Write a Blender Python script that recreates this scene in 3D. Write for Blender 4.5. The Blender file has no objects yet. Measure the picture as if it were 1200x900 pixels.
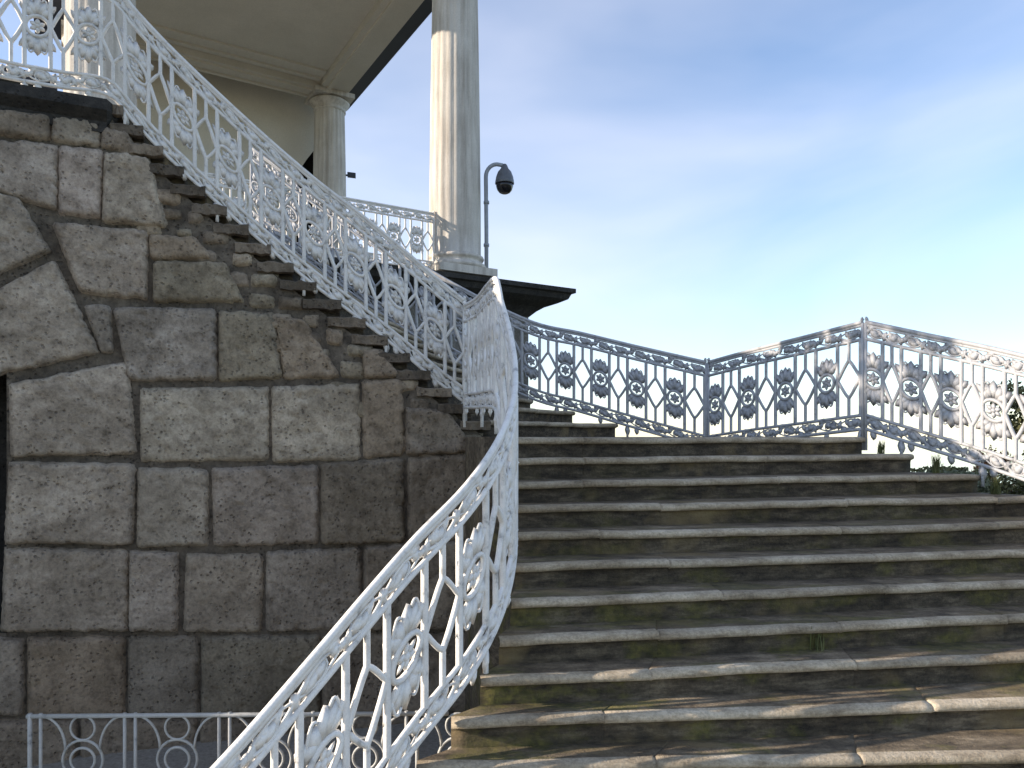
import bpy, bmesh, math, random
from mathutils import Vector, noise
random.seed(11)
R = math.radians
SC = bpy.context.scene
COL = SC.collection
HZ = 512.0; F = 900.0          # horizon row and focal length of the photograph, used to lay out real distances

# ------------------------------------------------------------------ helpers
def tag(o, label=None, cat=None, group=None, kind=None):
    if label: o['label'] = label
    if cat: o['category'] = cat
    if group: o['group'] = group
    if kind: o['kind'] = kind
    return o

def empty(name, loc=(0, 0, 0), label=None, cat=None, group=None):
    o = bpy.data.objects.new(name, None); COL.objects.link(o); o.location = loc
    o.empty_display_size = .2
    return tag(o, label, cat, group)

class MB:
    def __init__(s): s.v = []; s.f = []; s.m = []; s.c = []; s.sm = []
    def vert(s, p, c=None):
        s.v.append((p[0], p[1], p[2])); s.c.append(c or (1, 1, 1, 1)); return len(s.v) - 1
    def face(s, idx, mat=0, smooth=True): s.f.append(tuple(idx)); s.m.append(mat); s.sm.append(smooth)
    def poly(s, pts, mat=0, c=None, smooth=False): s.face([s.vert(p, c) for p in pts], mat, smooth)
    def prism(s, pts2, z0, z1, mat=0, c=None):
        n = len(pts2)
        b = [s.vert((p[0], p[1], z0), c) for p in pts2]; t = [s.vert((p[0], p[1], z1), c) for p in pts2]
        s.face(t, mat, False); s.face(b[::-1], mat, False)
        for i in range(n):
            j = (i + 1) % n; s.face((b[i], b[j], t[j], t[i]), mat, False)
    def hexa(s, b, t, mat=0, c=None):
        n = len(b)
        bi = [s.vert(p, c) for p in b]; ti = [s.vert(p, c) for p in t]
        s.face(ti, mat, False); s.face(bi[::-1], mat, False)
        for i in range(n):
            j = (i + 1) % n; s.face((bi[i], bi[j], ti[j], ti[i]), mat, False)
    def tube(s, pts, r, n=6, mat=0, closed=False, flat=1.0, caps=True):
        pts = [Vector(p) for p in pts]; m = len(pts)
        if m < 2: return
        rr = r if isinstance(r, (list, tuple)) else [r] * m
        up = None; rings = []
        for i, p in enumerate(pts):
            if closed: t = pts[(i + 1) % m] - pts[i - 1]
            else: t = pts[min(i + 1, m - 1)] - pts[max(i - 1, 0)]
            if t.length < 1e-9: t = Vector((0, 0, 1))
            t.normalize()
            if up is None:
                up = Vector((0, 0, 1)) if abs(t.z) < .9 else Vector((1, 0, 0))
            a = up - t * up.dot(t)
            if a.length < 1e-6: a = t.orthogonal()
            a.normalize(); up = a; b = t.cross(a)
            rings.append([s.vert(p + (a * math.cos(k * 2 * math.pi / n) + b * math.sin(k * 2 * math.pi / n) * flat) * rr[i]) for k in range(n)])
        q = m if closed else m - 1
        for i in range(q):
            A = rings[i]; B = rings[(i + 1) % m]
            for k in range(n):
                s.face((A[k], A[(k + 1) % n], B[(k + 1) % n], B[k]), mat, True)
        if not closed and caps:
            s.face(rings[0][::-1], mat, False); s.face(rings[-1], mat, False)
    def lathe(s, prof, c=(0, 0), n=32, mat=0, cap=True):
        rings = []
        for r, z in prof:
            rings.append([s.vert((c[0] + r * math.cos(k * 2 * math.pi / n), c[1] + r * math.sin(k * 2 * math.pi / n), z)) for k in range(n)])
        for i in range(len(rings) - 1):
            A, B = rings[i], rings[i + 1]
            for k in range(n): s.face((A[k], A[(k + 1) % n], B[(k + 1) % n], B[k]), mat, True)
        if cap: s.face(rings[0][::-1], mat, False); s.face(rings[-1], mat, False)
    def build(s, name, mats, parent=None, attr=False):
        me = bpy.data.meshes.new(name)
        me.from_pydata(s.v, [], s.f)
        if not isinstance(mats, (list, tuple)): mats = [mats]
        for m in mats: me.materials.append(m)
        me.polygons.foreach_set('material_index', s.m)
        me.polygons.foreach_set('use_smooth', s.sm)
        if attr:
            ca = me.color_attributes.new('tint', 'FLOAT_COLOR', 'POINT')
            flat = [x for c in s.c for x in c]
            ca.data.foreach_set('color', flat)
        me.update()
        o = bpy.data.objects.new(name, me); COL.objects.link(o)
        if parent:
            o.parent = parent
            if parent.type == 'EMPTY' or True:
                o.matrix_parent_inverse = parent.matrix_world.inverted() if parent.parent is None and False else o.matrix_parent_inverse
        return o

# ------------------------------------------------------------------ materials
class NT:
    def __init__(s, name):
        s.mat = bpy.data.materials.new(name); s.mat.use_nodes = True
        s.t = s.mat.node_tree; s.b = s.t.nodes['Principled BSDF']; s.N = s.t.nodes; s.L = s.t.links
        s.tc = s.N.new('ShaderNodeTexCoord')
    def noise(s, scale, detail=6, rough=.6, vec=None, stretch=None):
        n = s.N.new('ShaderNodeTexNoise'); n.inputs['Scale'].default_value = scale
        n.inputs['Detail'].default_value = detail; n.inputs['Roughness'].default_value = rough
        src = s.tc.outputs['Object']
        if stretch:
            m = s.N.new('ShaderNodeMapping'); m.inputs['Scale'].default_value = stretch
            s.L.new(src, m.inputs['Vector']); src = m.outputs['Vector']
        s.L.new(src, n.inputs['Vector'])
        return n.outputs['Fac']
    def voro(s, scale, feature='F1'):
        n = s.N.new('ShaderNodeTexVoronoi'); n.inputs['Scale'].default_value = scale; n.feature = feature
        s.L.new(s.tc.outputs['Object'], n.inputs['Vector']); return n.outputs['Distance']
    def ramp(s, fac, stops):
        r = s.N.new('ShaderNodeValToRGB'); e = r.color_ramp.elements
        while len(e) < len(stops): e.new(.5)
        for i, (p, c) in enumerate(stops):
            e[i].position = p; e[i].color = c if len(c) == 4 else (*c, 1)
        s.L.new(fac, r.inputs['Fac']); return r.outputs['Color']
    def mix(s, fac, a, b, mode='MIX'):
        n = s.N.new('ShaderNodeMix'); n.data_type = 'RGBA'; n.blend_type = mode
        for sock, val in ((n.inputs[0], fac), (n.inputs[6], a), (n.inputs[7], b)):
            if hasattr(val, 'is_output') or isinstance(val, bpy.types.NodeSocket): s.L.new(val, sock)
            else: sock.default_value = val if not isinstance(val, tuple) or len(val) == 4 else (*val, 1)
        return n.outputs[2]
    def math(s, op, a, b=0.0):
        n = s.N.new('ShaderNodeMath'); n.operation = op
        for i, v in enumerate((a, b)):
            if isinstance(v, bpy.types.NodeSocket): s.L.new(v, n.inputs[i])
            else: n.inputs[i].default_value = v
        return n.outputs[0]
    def col(s, c): s.L.new(c, s.b.inputs['Base Color']) if isinstance(c, bpy.types.NodeSocket) else setattr(s.b.inputs['Base Color'], 'default_value', (*c, 1))
    def rough(s, v): 
        if isinstance(v, bpy.types.NodeSocket): s.L.new(v, s.b.inputs['Roughness'])
        else: s.b.inputs['Roughness'].default_value = v
    def bump(s, h, strength=.5, dist=.02):
        n = s.N.new('ShaderNodeBump'); n.inputs['Strength'].default_value = strength; n.inputs['Distance'].default_value = dist
        s.L.new(h, n.inputs['Height']); s.L.new(n.outputs['Normal'], s.b.inputs['Normal'])
    def attr(s, name='tint'):
        a = s.N.new('ShaderNodeAttribute'); a.attribute_name = name; return a.outputs['Color']

def m_stone(name, dark, mid, light, tint=False, pit=1.0, stain=.55, bump=.9):
    t = NT(name)
    n1 = t.noise(2.2, 8, .62); n2 = t.noise(9, 8, .68); n3 = t.noise(38, 5, .7)
    c = t.ramp(n2, [(.28, dark), (.5, mid), (.74, light)])
    c = t.mix(.55, c, t.ramp(n3, [(.3, (.35, .34, .33)), (.55, (.9, .9, .9)), (.75, (1.15, 1.13, 1.1))]), 'MULTIPLY')
    st = t.ramp(n1, [(.38, (1, 1, 1)), (.6, (stain, stain * .97, stain * .92))])
    c = t.mix(.8, c, st, 'MULTIPLY')
    if tint: c = t.mix(1.0, c, t.attr(), 'MULTIPLY')
    pits = t.ramp(t.voro(26), [(.10, (0, 0, 0)), (.32, (1, 1, 1))])
    pm = t.ramp(t.noise(6, 3), [(.42, (1, 1, 1)), (.58, (0, 0, 0))])
    pp = t.mix(1.0, pits, pm, 'LIGHTEN')
    c = t.mix(.45 * pit, c, pp, 'MULTIPLY')
    t.col(c); t.rough(.93)
    h = t.mix(.5, t.mix(.5, n2, n3), pp)
    t.bump(h, bump, .035)
    return t.mat

STONE = m_stone('porous_stone', (.23, .185, .14), (.49, .41, .325), (.63, .54, .435), tint=True, stain=.52, pit=.7, bump=.85)
STONE_JOINT = m_stone('joint_stone', (.07, .057, .044), (.16, .132, .102), (.28, .235, .18), stain=.5)
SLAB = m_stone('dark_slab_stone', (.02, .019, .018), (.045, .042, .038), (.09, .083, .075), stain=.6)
FLOOR = m_stone('pale_paving', (.34, .32, .28), (.46, .43, .38), (.56, .53, .47), stain=.75, bump=.3)
PODIUM = m_stone('podium_stone', (.12, .11, .098), (.22, .205, .18), (.34, .315, .28), stain=.55)

GZ0 = -.15 * 17.7
def m_step(name, tread):
    t = NT(name)
    n1 = t.noise(1.6, 8, .65, stretch=(1, 1, 1)); n2 = t.noise(11, 8, .7, stretch=(.45, 1, 2)); n3 = t.noise(55, 4, .7)
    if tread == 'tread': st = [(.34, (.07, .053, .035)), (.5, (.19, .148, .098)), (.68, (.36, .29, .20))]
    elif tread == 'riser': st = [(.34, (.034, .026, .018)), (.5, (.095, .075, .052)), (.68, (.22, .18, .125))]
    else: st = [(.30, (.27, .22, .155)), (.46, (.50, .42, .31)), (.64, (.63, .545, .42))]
    c = t.ramp(n2, st)
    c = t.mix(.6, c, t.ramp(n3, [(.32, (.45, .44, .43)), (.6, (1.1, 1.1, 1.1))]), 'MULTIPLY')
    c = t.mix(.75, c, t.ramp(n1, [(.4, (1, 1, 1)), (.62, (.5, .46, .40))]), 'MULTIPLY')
    if tread != 'nose':
        # moss grows in patches towards the lower steps
        sp = t.N.new('ShaderNodeSeparateXYZ'); t.L.new(t.tc.outputs['Object'], sp.inputs[0])
        k = t.N.new('ShaderNodeMapRange'); k.inputs[1].default_value = -GZ0 - .1; k.inputs[2].default_value = -GZ0 - 1.15
        t.L.new(sp.outputs['Z'], k.inputs[0])
        ms = t.ramp(t.noise(2.8, 5, .62, stretch=(.7, 1.4, 1.4)), [(.50, (0, 0, 0)), (.60, (1, 1, 1))])
        fine = t.ramp(t.noise(30, 4, .7), [(.30, (0, 0, 0)), (.52, (1, 1, 1))])
        mf = t.math('MULTIPLY', t.math('MULTIPLY', ms, t.math('ADD', t.math('MULTIPLY', fine, .7), .3)), t.math('MULTIPLY', k.outputs[0], .8))
        c = t.mix(mf, c, t.ramp(t.noise(18, 3), [(.35, (.06, .06, .014)), (.65, (.17, .15, .04))]))
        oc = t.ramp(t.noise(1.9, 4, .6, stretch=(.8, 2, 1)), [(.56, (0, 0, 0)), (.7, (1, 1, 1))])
        c = t.mix(t.math('MULTIPLY', oc, .6), c, (.26, .19, .09))  # ochre patches: yellow moss, and warm sun glow put into the colour
    c = t.mix(1.0, c, t.attr(), 'MULTIPLY')
    t.col(c); t.rough(.9)
    t.bump(t.mix(.5, n2, n3), .7, .02)
    return t.mat
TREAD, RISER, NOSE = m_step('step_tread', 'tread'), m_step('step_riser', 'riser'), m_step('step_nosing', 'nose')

def m_iron(name, base, rust=.25):
    t = NT(name)
    n = t.noise(13, 7, .6); n2 = t.noise(120, 3, .6)
    c = t.ramp(n, [(.30, tuple(x * .5 for x in base)), (.40, tuple(x * .88 for x in base)), (.55, base)])
    c = t.mix(.2, c, t.ramp(n2, [(.35, (.6, .6, .6)), (.6, (1.05, 1.05, 1.05))]), 'MULTIPLY')
    ru = t.ramp(t.noise(9, 6, .7), [(.62, (0, 0, 0)), (.74, (1, 1, 1))])
    c = t.mix(t.math('MULTIPLY', ru, rust), c, (.30, .22, .15))
    t.col(c); t.rough(.55); t.bump(n2, .35, .004)
    return t.mat
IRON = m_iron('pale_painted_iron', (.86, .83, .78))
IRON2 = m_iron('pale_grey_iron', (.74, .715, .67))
IRON_SHADE = m_iron('shaded_grey_iron', (.46, .46, .465))  # same railing iron, its unlit look put into a darker base colour
IRON_OLD = m_iron('weathered_grille_iron', (.55, .54, .50), .4)

def m_plaster(name, a, b, streak=True):
    t = NT(name)
    n = t.noise(1.2, 7, .6); s_ = t.noise(5, 6, .65, stretch=(1.6, 1.6, .12))
    c = t.ramp(n, [(.3, a), (.7, b)])
    if streak: c = t.mix(.65, c, t.ramp(s_, [(.35, (.52, .49, .46)), (.55, (1, 1, 1))]), 'MULTIPLY')
    c = t.mix(.35, c, t.ramp(t.noise(45, 4, .7), [(.35, (.7, .7, .7)), (.6, (1.05, 1.05, 1.05))]), 'MULTIPLY')
    t.col(c); t.rough(.85); t.bump(t.noise(40, 5, .7), .35, .01)
    return t.mat
COLUMN = m_plaster('weathered_column_stone', (.50, .455, .395), (.68, .635, .565))
CEIL = m_plaster('beige_plaster', (.62, .575, .485), (.70, .65, .555), False)
WALLP = m_plaster('cream_plaster', (.62, .575, .485), (.70, .65, .555), False)
YELLOW = m_plaster('ochre_stucco', (.45, .40, .24), (.56, .51, .34))
DARKM = NT('dark_painted_metal'); DARKM.col((.025, .03, .045)); DARKM.rough(.5); DARKM.bump(DARKM.noise(20), .2, .01); DARKM = DARKM.mat
BLACK = NT('interior_shade'); BLACK.col((.015, .014, .013)); BLACK.rough(.9); BLACK = BLACK.mat
GREYM = NT('grey_metal'); GREYM.col(GREYM.ramp(GREYM.noise(14), [(.3, (.25, .27, .30)), (.7, (.36, .38, .41))])); GREYM.rough(.45); GREYM = GREYM.mat
DGREY = NT('dark_grey_metal'); DGREY.col(DGREY.ramp(DGREY.noise(14), [(.3, (.08, .085, .095)), (.7, (.13, .14, .155))])); DGREY.rough(.4); DGREY = DGREY.mat
SMOKE = NT('smoked_dome'); SMOKE.col((.012, .012, .015)); SMOKE.rough(.12); SMOKE = SMOKE.mat
GLASSM = NT('window_glass'); GLASSM.col((.10, .13, .17)); GLASSM.rough(.12); GLASSM = GLASSM.mat

def m_leaf(name, a, b):
    t = NT(name); t.col(t.ramp(t.noise(3.5, 5, .7), [(.35, a), (.65, b)])); t.rough(.7)
    t.b.inputs['Subsurface Weight'].default_value = 0.0
    return t.mat
LEAF1 = m_leaf('dark_foliage', (.075, .085, .045), (.15, .16, .085))
LEAF2 = m_leaf('olive_foliage', (.07, .075, .025), (.15, .14, .05))
LEAF3 = m_leaf('autumn_foliage', (.22, .10, .04), (.42, .22, .11))
BARK = m_leaf('bark', (.05, .04, .03), (.12, .10, .08))
GRASSM = m_leaf('grass_blades', (.06, .075, .02), (.17, .17, .06))

# ------------------------------------------------------------------ plan curves
def cr(pts, t):
    n = len(pts) - 1; i = min(max(int(math.floor(t)), 0), n - 1); u = t - i
    p0, p1, p2, p3 = pts[max(i - 1, 0)], pts[i], pts[i + 1], pts[min(i + 2, n)]
    return tuple(.5 * (2 * b + (c - a) * u + (2 * a - 5 * b + 4 * c - d) * u * u + (3 * b - a - 3 * c + d) * u ** 3) for a, b, c, d in zip(p0, p1, p2, p3))

def interp(tab, x):
    if x <= tab[0][0]: a, b = tab[0], tab[1]
    elif x >= tab[-1][0]: a, b = tab[-2], tab[-1]
    else:
        for a, b in zip(tab, tab[1:]):
            if a[0] <= x <= b[0]: break
    u = (x - a[0]) / (b[0] - a[0])
    return [p + (q - p) * u for p, q in zip(a[1:], b[1:])]

# lower flight: k counts steps DOWN from the landing; inner (left) and outer (right) ends of each nosing
INN = [(-.09, 5.45), (-.02, 5.2), (.02, 4.82), (-.01, 4.26), (-.16, 3.86), (-.44, 3.55), (-.70, 3.29), (-.95, 3.06), (-1.22, 2.84), (-1.5, 2.62)]
OUT = [(3.12, 6.85), (3.77, 6.22), (4.25, 5.52), (4.5, 5.08), (4.6, 4.5), (4.6, 3.75), (4.5, 2.9), (4.25, 1.9), (3.75, 1.0), (3.0, .25)]
RISE = .15
def inner(k): return cr(INN, k / 2)
def outer(k): return cr(OUT, k / 2)
NLOW = 17
GZ = -RISE * (NLOW + .7)        # forecourt level
PLAT = 2.80
# far (upper) flank: photograph column -> depth, stair height
def fd(x): return interp([(-1500, 2.6), (-700, 4.2), (-300, 5.1), (0, 6.15), (130, 6.5), (545, 7.3), (600, 7.36), (700, 7.3)], x)[0]
FZ = [(130, 2.72), (200, 2.25), (248, 1.95), (300, 1.63), (368, 1.23), (420, .95), (475, .62), (515, .36), (545, .18), (572, .02)]
def fz(x): return interp(FZ, x)[0]
def wallpt(x, y, off=0.0):
    d = fd(x); d1 = fd(x - 4); d2 = fd(x + 4)
    a = Vector(((x - 4 - 600) / F * d1, d1, 0)); b = Vector(((x + 4 - 600) / F * d2, d2, 0))
    t = (b - a).normalized(); n = Vector((t.y, -t.x, 0))
    return Vector(((x - 600) / F * d, d, (HZ - y) / F * d)) + n * off
def wallxz(x, z, off=0.0):
    p = wallpt(x, HZ, off); p.z = z; return p

# ------------------------------------------------------------------ staircase
stair = empty('stone_staircase', (1.5, 6, GZ), 'worn mossy stone staircase of fanned steps between the white railings', 'staircase')
def lerp(a, b, t): return tuple(p + (q - p) * t for p, q in zip(a, b))
def local(parent, p): return (p[0] - parent.location.x, p[1] - parent.location.y, p[2] - parent.location.z)
def shift(mb, parent):
    L = parent.location; mb.v = [(p[0] - L.x, p[1] - L.y, p[2] - L.z) for p in mb.v]; return mb

def step(front, back, z, seed, zbot):
    """front/back: ((x,y) inner end, (x,y) outer end); nosing along the front edge"""
    m = MB(); n = 60
    fi, fo = Vector(front[0]), Vector(front[1]); bi, bo = Vector(back[0]), Vector(back[1])
    d = (fo - fi).normalized(); nd = Vector((d.y, -d.x))
    if nd.dot((fi + fo - bi - bo)) < 0: nd = -nd
    prof = [(None, 0, 0), (-.015, .0, 0), (.022, -.003, 2), (.038, -.012, 2), (.043, -.028, 2), (.036, -.044, 2), (.018, -.050, 2), (.002, -.053, 1), (.0, -.075, 1), (.0, -.11, 1), (-.004, zbot - z, 1)]
    rows = []; L = (fo - fi).length; g = random.Random(seed * 3.7)
    joints = []; q = g.uniform(.5, 1.3)
    while q < L - .4: joints.append(q / L); q += g.uniform(.95, 1.7)
    ts = sorted([i / n for i in range(n + 1)] + [jt + dd / L for jt in joints for dd in (-.007, -.003, .003, .007)])
    slab = [(g.uniform(-.003, .003), g.uniform(-.004, .004), g.uniform(.8, 1.1)) for _ in range(len(joints) + 1)]
    n = len(ts) - 1
    for t in ts:
        si = sum(1 for jt in joints if t > jt); so_, sz_, sv = slab[si]
        jn = any(abs(t - jt) * L < .0045 for jt in joints)
        tc_ = (sv, sv * .985, sv * .96, 1)
        f = fi.lerp(fo, t); b = bi.lerp(bo, t)
        w = (noise.noise((t * 7 + seed * 3.1, seed, 0)) * .010 + noise.noise((t * 23, seed * 1.7, 4)) * .006) + so_ - (.008 if jn else 0)
        wz = (noise.noise((t * 5, seed * 2.3, 9)) * .008 + noise.noise((t * 19, seed * 1.3, 2)) * .005)
        chip = max(0, noise.noise((t * 13, seed * 5.1, 7)) - .42) * .06
        row = []
        for j, (off, dz, _) in enumerate(prof):
            if off is None: p = b; zz = z
            else:
                p = f + nd * (off + (w - chip if 2 <= j <= 6 else w * .3)); zz = z + dz + (wz if j < 7 and j > 0 else 0) - (chip * .6 if 2 <= j <= 4 else 0)
            row.append(m.vert((p.x, p.y, zz + (0 if j > 6 or j == 0 else sz_ - (.006 if jn else 0))), tc_))
        rows.append(row)
    for i in range(n):
        for j in range(len(prof) - 1):
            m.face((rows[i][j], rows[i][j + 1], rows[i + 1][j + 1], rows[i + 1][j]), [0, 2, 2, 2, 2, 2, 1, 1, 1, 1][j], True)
    # end caps
    for i, rv in ((0, True), (n, False)):
        r = rows[i]; bb = m.vert((m.v[r[0]][0], m.v[r[0]][1], zbot))
        idx = list(r) + [bb]
        m.face(idx[::-1] if rv else idx, 1, False)
    return m
ksteps = []
for k in range(NLOW, 0, -1):
    fr = (inner(k), outer(k)); bk = (inner(k - 1), outer(k - 1))
    z = -RISE * k
    # the tread runs a little under the next step
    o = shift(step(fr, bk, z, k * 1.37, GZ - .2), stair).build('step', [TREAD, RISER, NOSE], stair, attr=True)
# upper flight
B0 = (-.45, 7.30); LO = (2.12, 8.5)
NUP = 18
def xfor(z):
    lo, hi = 130., 572.
    for _ in range(40):
        m_ = (lo + hi) / 2
        if fz(m_) > z: lo = m_
        else: hi = m_
    return lo
def upin(j):
    x = xfor(PLAT * (j + .2) / NUP - .05); p = wallpt(x, HZ, -.07); return (p.x, p.y)
S3 = [(2.18, 8.62, -.19), (1.5, 8.98, .02), (.85, 9.32, .23), (.2, 9.6, .43), (-.8, 9.75, .95), (-1.8, 9.95, 1.6), (-2.7, 10.08, 2.25), (-3.45, 10.15, 2.8)]
S3Z = [(z, x, y) for x, y, z in S3]
def upout(j):
    x, y = interp(S3Z, min(2.79, PLAT * (j + .45) / NUP + .04)); return (x, y - .03)
# landing
mb = step((inner(0), outer(0)), ((-.2, 5.6), (3.0, 7.0)), 0, 99, GZ - .2)
mb.prism([(-.2, 5.6), (3.0, 7.0), LO, upout(0), upin(0), B0], GZ - .2, -.001, 0)
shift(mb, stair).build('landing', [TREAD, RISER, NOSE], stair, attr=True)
for j in range(1, NUP + 1):
    fr = (upin(j - 1), upout(j - 1)); bk = (upin(j), upout(j))
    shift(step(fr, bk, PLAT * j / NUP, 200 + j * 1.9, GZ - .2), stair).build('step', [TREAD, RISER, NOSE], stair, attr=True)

# ------------------------------------------------------------------ flank wall with rusticated blocks
wall = empty('retaining_wall', (-3, 6.6, GZ), 'rough porous stone block wall with arch stones under the upper flight', 'stone wall')
core = MB()
def core_strip(x0, x1, yt, yb, step_px=12):
    xs = [x0 + (x1 - x0) * i / max(1, int(abs(x1 - x0) / step_px)) for i in range(max(1, int(abs(x1 - x0) / step_px)) + 1)]
    prev = None
    for x in xs:
        t = yt(x) if callable(yt) else yt; b = yb(x) if callable(yb) else yb
        c = [core.vert(wallxz(x, t + (b - t) * i / 20, .012 + .012 * noise.noise((x * .05, i * .6, 3)))) for i in range(21)]
        if prev:
            for i in range(20): core.face((prev[i], prev[i + 1], c[i + 1], c[i]), 0, True)
        prev = c
zat = lambda x, y: (HZ - y) / F * fd(x)
core_strip(8, 690, lambda x: (fz(x) - .05) if x > 130 else PLAT - .1, GZ - .3)
core_strip(-1400, 8, PLAT - .1, lambda x: zat(x, 436 + max(0, -x) * .12))
core_strip(-1400, 8, lambda x: zat(x, 741), GZ - .3)
shift(core, wall).build('wall_core', STONE_JOINT, wall)
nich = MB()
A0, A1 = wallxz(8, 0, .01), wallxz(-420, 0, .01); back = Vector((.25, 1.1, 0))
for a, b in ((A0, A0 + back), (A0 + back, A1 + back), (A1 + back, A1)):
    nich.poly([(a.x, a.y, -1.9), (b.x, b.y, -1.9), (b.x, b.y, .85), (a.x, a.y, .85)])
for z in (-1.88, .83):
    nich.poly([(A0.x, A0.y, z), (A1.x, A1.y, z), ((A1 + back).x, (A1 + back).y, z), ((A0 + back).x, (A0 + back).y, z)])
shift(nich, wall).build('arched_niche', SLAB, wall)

def block(m, q, dep=.075, seed=0, tintv=None, rough=1.0, grow=3.3):
    q = [(x + sx * grow, y + sy * grow) for (x, y), (sx, sy) in zip(q, ((-1, -1), (1, -1), (1, 1), (-1, 1)))]
    ps = [wallpt(*p) for p in q]
    w = max((ps[1] - ps[0]).length, (ps[2] - ps[3]).length); h = max((ps[3] - ps[0]).length, (ps[2] - ps[1]).length)
    nx = max(4, int(w / .024)); ny = max(4, int(h / .024))
    g = random.Random(seed * 7.13)
    if tintv is None:
        v = g.uniform(.82, 1.14); tintv = (v * g.uniform(.98, 1.03), v, v * g.uniform(.95, 1.02), 1)
    dep = dep * g.uniform(.75, 1.25)
    tilt = (g.uniform(-.025, .025), g.uniform(-.02, .02))
    idx = []
    for j in range(ny + 1):
        row = []
        for i in range(nx + 1):
            u, v = i / nx, j / ny
            eu = min(u, 1 - u) * w; ev = min(v, 1 - v) * h
            r_ = .045
            # rounded corners: pull the rim in near the corners
            if eu < r_ and ev < r_:
                dd = r_ - math.hypot(r_ - eu, r_ - ev); e = dd
            else: e = min(eu, ev)
            x = (q[0][0] * (1 - u) + q[1][0] * u) * (1 - v) + (q[3][0] * (1 - u) + q[2][0] * u) * v
            y = (q[0][1] * (1 - u) + q[1][1] * u) * (1 - v) + (q[3][1] * (1 - u) + q[2][1] * u) * v
            p0 = wallpt(x, y)
            nn = noise.fractal(p0 * 4.0 + Vector((seed, 0, 0)), .9, 2.1, 5)
            n2 = noise.noise(p0 * 24 + Vector((0, seed, 0)))
            n3 = noise.noise(p0 * 58)
            s = max(0.0, min(1.0, e / .032 + .3 * n2)); s = s * s * (3 - 2 * s)
            pit = max(0, noise.noise(p0 * 17 + Vector((3, 0, seed))) - .24) * .05
            off = -.02 + (dep + .02) * s + s * rough * (nn * .014 + n2 * .007 + n3 * .005 - pit) + s * (tilt[0] * (u - .5) + tilt[1] * (v - .5))
            if s > .9: off = max(off, .030 + .012 * n2)
            jx = n2 * 1.6; jy = noise.noise(p0 * 9 + Vector((9, 9, seed))) * 2.2
            row.append(m.vert(wallpt(x + jx, y + jy, off), tintv))
        idx.append(row)
    for j in range(ny):
        for i in range(nx):
            m.face((idx[j][i], idx[j + 1][i], idx[j + 1][i + 1], idx[j][i + 1]), 0, True)

arch_q = [[(-60, 215), (20, 236), (60, 294), (-60, 345)], [(-60, 372), (63, 306), (117, 412), (-40, 446)], [(12, 452), (149, 424), (160, 531), (14, 533)],
          [(12, 543), (158, 545), (155, 636), (8, 635)], [(8, 643), (150, 645), (150, 738), (4, 738)]]
DK = (.68, .65, .61, 1)
GN = (.74, .73, .65, 1)
BR = (.80, .74, .66, 1)
blocks = [
 ([(-60, 128), (58, 138), (58, 165), (-60, 152)], DK), ([(62, 138), (118, 146), (116, 172), (62, 166)], None),
 ([(121, 150), (148, 158), (160, 182), (119, 174)], DK),
 ([(-60, 160), (68, 172), (66, 248), (-60, 206)], None), ([(70, 174), (120, 178), (116, 257), (70, 250)], None),
 ([(124, 180), (172, 188), (198, 266), (121, 260)], None),
 ([(62, 263), (173, 272), (171, 350), (95, 342)], None), ([(176, 276), (228, 282), (250, 304), (178, 304)], BR),
 ([(182, 308), (262, 310), (286, 352), (181, 353)], GN),
 ([(98, 359), (129, 360), (131, 413), (121, 413)], None), ([(134, 362), (252, 364), (253, 444), (153, 445)], None),
 ([(258, 367), (318, 368), (330, 443), (258, 445)], GN), ([(324, 372), (352, 376), (400, 441), (334, 443)], BR),
 ([(166, 456), (313, 455), (314, 538), (166, 540)], None), ([(320, 455), (420, 451), (421, 537), (321, 541)], None),
 ([(426, 448), (470, 446), (472, 531), (427, 536)], BR), ([(477, 478), (520, 484), (560, 527), (477, 532)], DK),
 ([(426, 410), (446, 412), (468, 440), (428, 442)], BR),
 ([(163, 550), (243, 550), (243, 638), (162, 639)], None), ([(250, 550), (371, 546), (371, 635), (252, 638)], None),
 ([(378, 545), (471, 538), (472, 633), (378, 635)], (.62, .60, .55, 1)), ([(479, 538), (600, 528), (600, 628), (479, 632)], DK),
 ([(154, 647), (208, 648), (207, 737), (153, 738)], None), ([(220, 650), (307, 650), (306, 738), (217, 738)], None),
 ([(314, 648), (421, 642), (422, 736), (313, 738)], None), ([(428, 641), (600, 634), (600, 733), (428, 736)], DK),
 ([(-90, 748), (28, 748), (28, 836), (-90, 836)], (.75, .74, .72, 1)), ([(34, 748), (146, 746), (146, 836), (34, 837)], BR), ([(152, 746), (232, 746), (232, 835), (152, 836)], (.66, .66, .64, 1)),
 ([(238, 746), (373, 745), (373, 834), (238, 836)], (.6, .6, .55, 1)), ([(379, 745), (560, 742), (560, 832), (379, 834)], DK),
 ([(-60, 844), (90, 844), (90, 935), (-60, 935)], DK), ([(96, 844), (230, 843), (230, 935), (96, 935)], DK), ([(236, 843), (340, 842), (340, 935), (236, 935)], DK), ([(346, 842), (480, 840), (480, 935), (346, 935)], DK),
]
for x0, x1 in ((-430, -250), (-244, -98)):
    for y0, y1 in ((748, 836), (844, 935), (130, 200), (206, 300), (306, 420)):
        blocks.append(([(x0, y0), (x1, y0), (x1, y1), (x0, y1)], None))
sw = MB()
for i, (q, tv) in enumerate(blocks): block(sw, q, .075, i + 1, tv)
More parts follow.
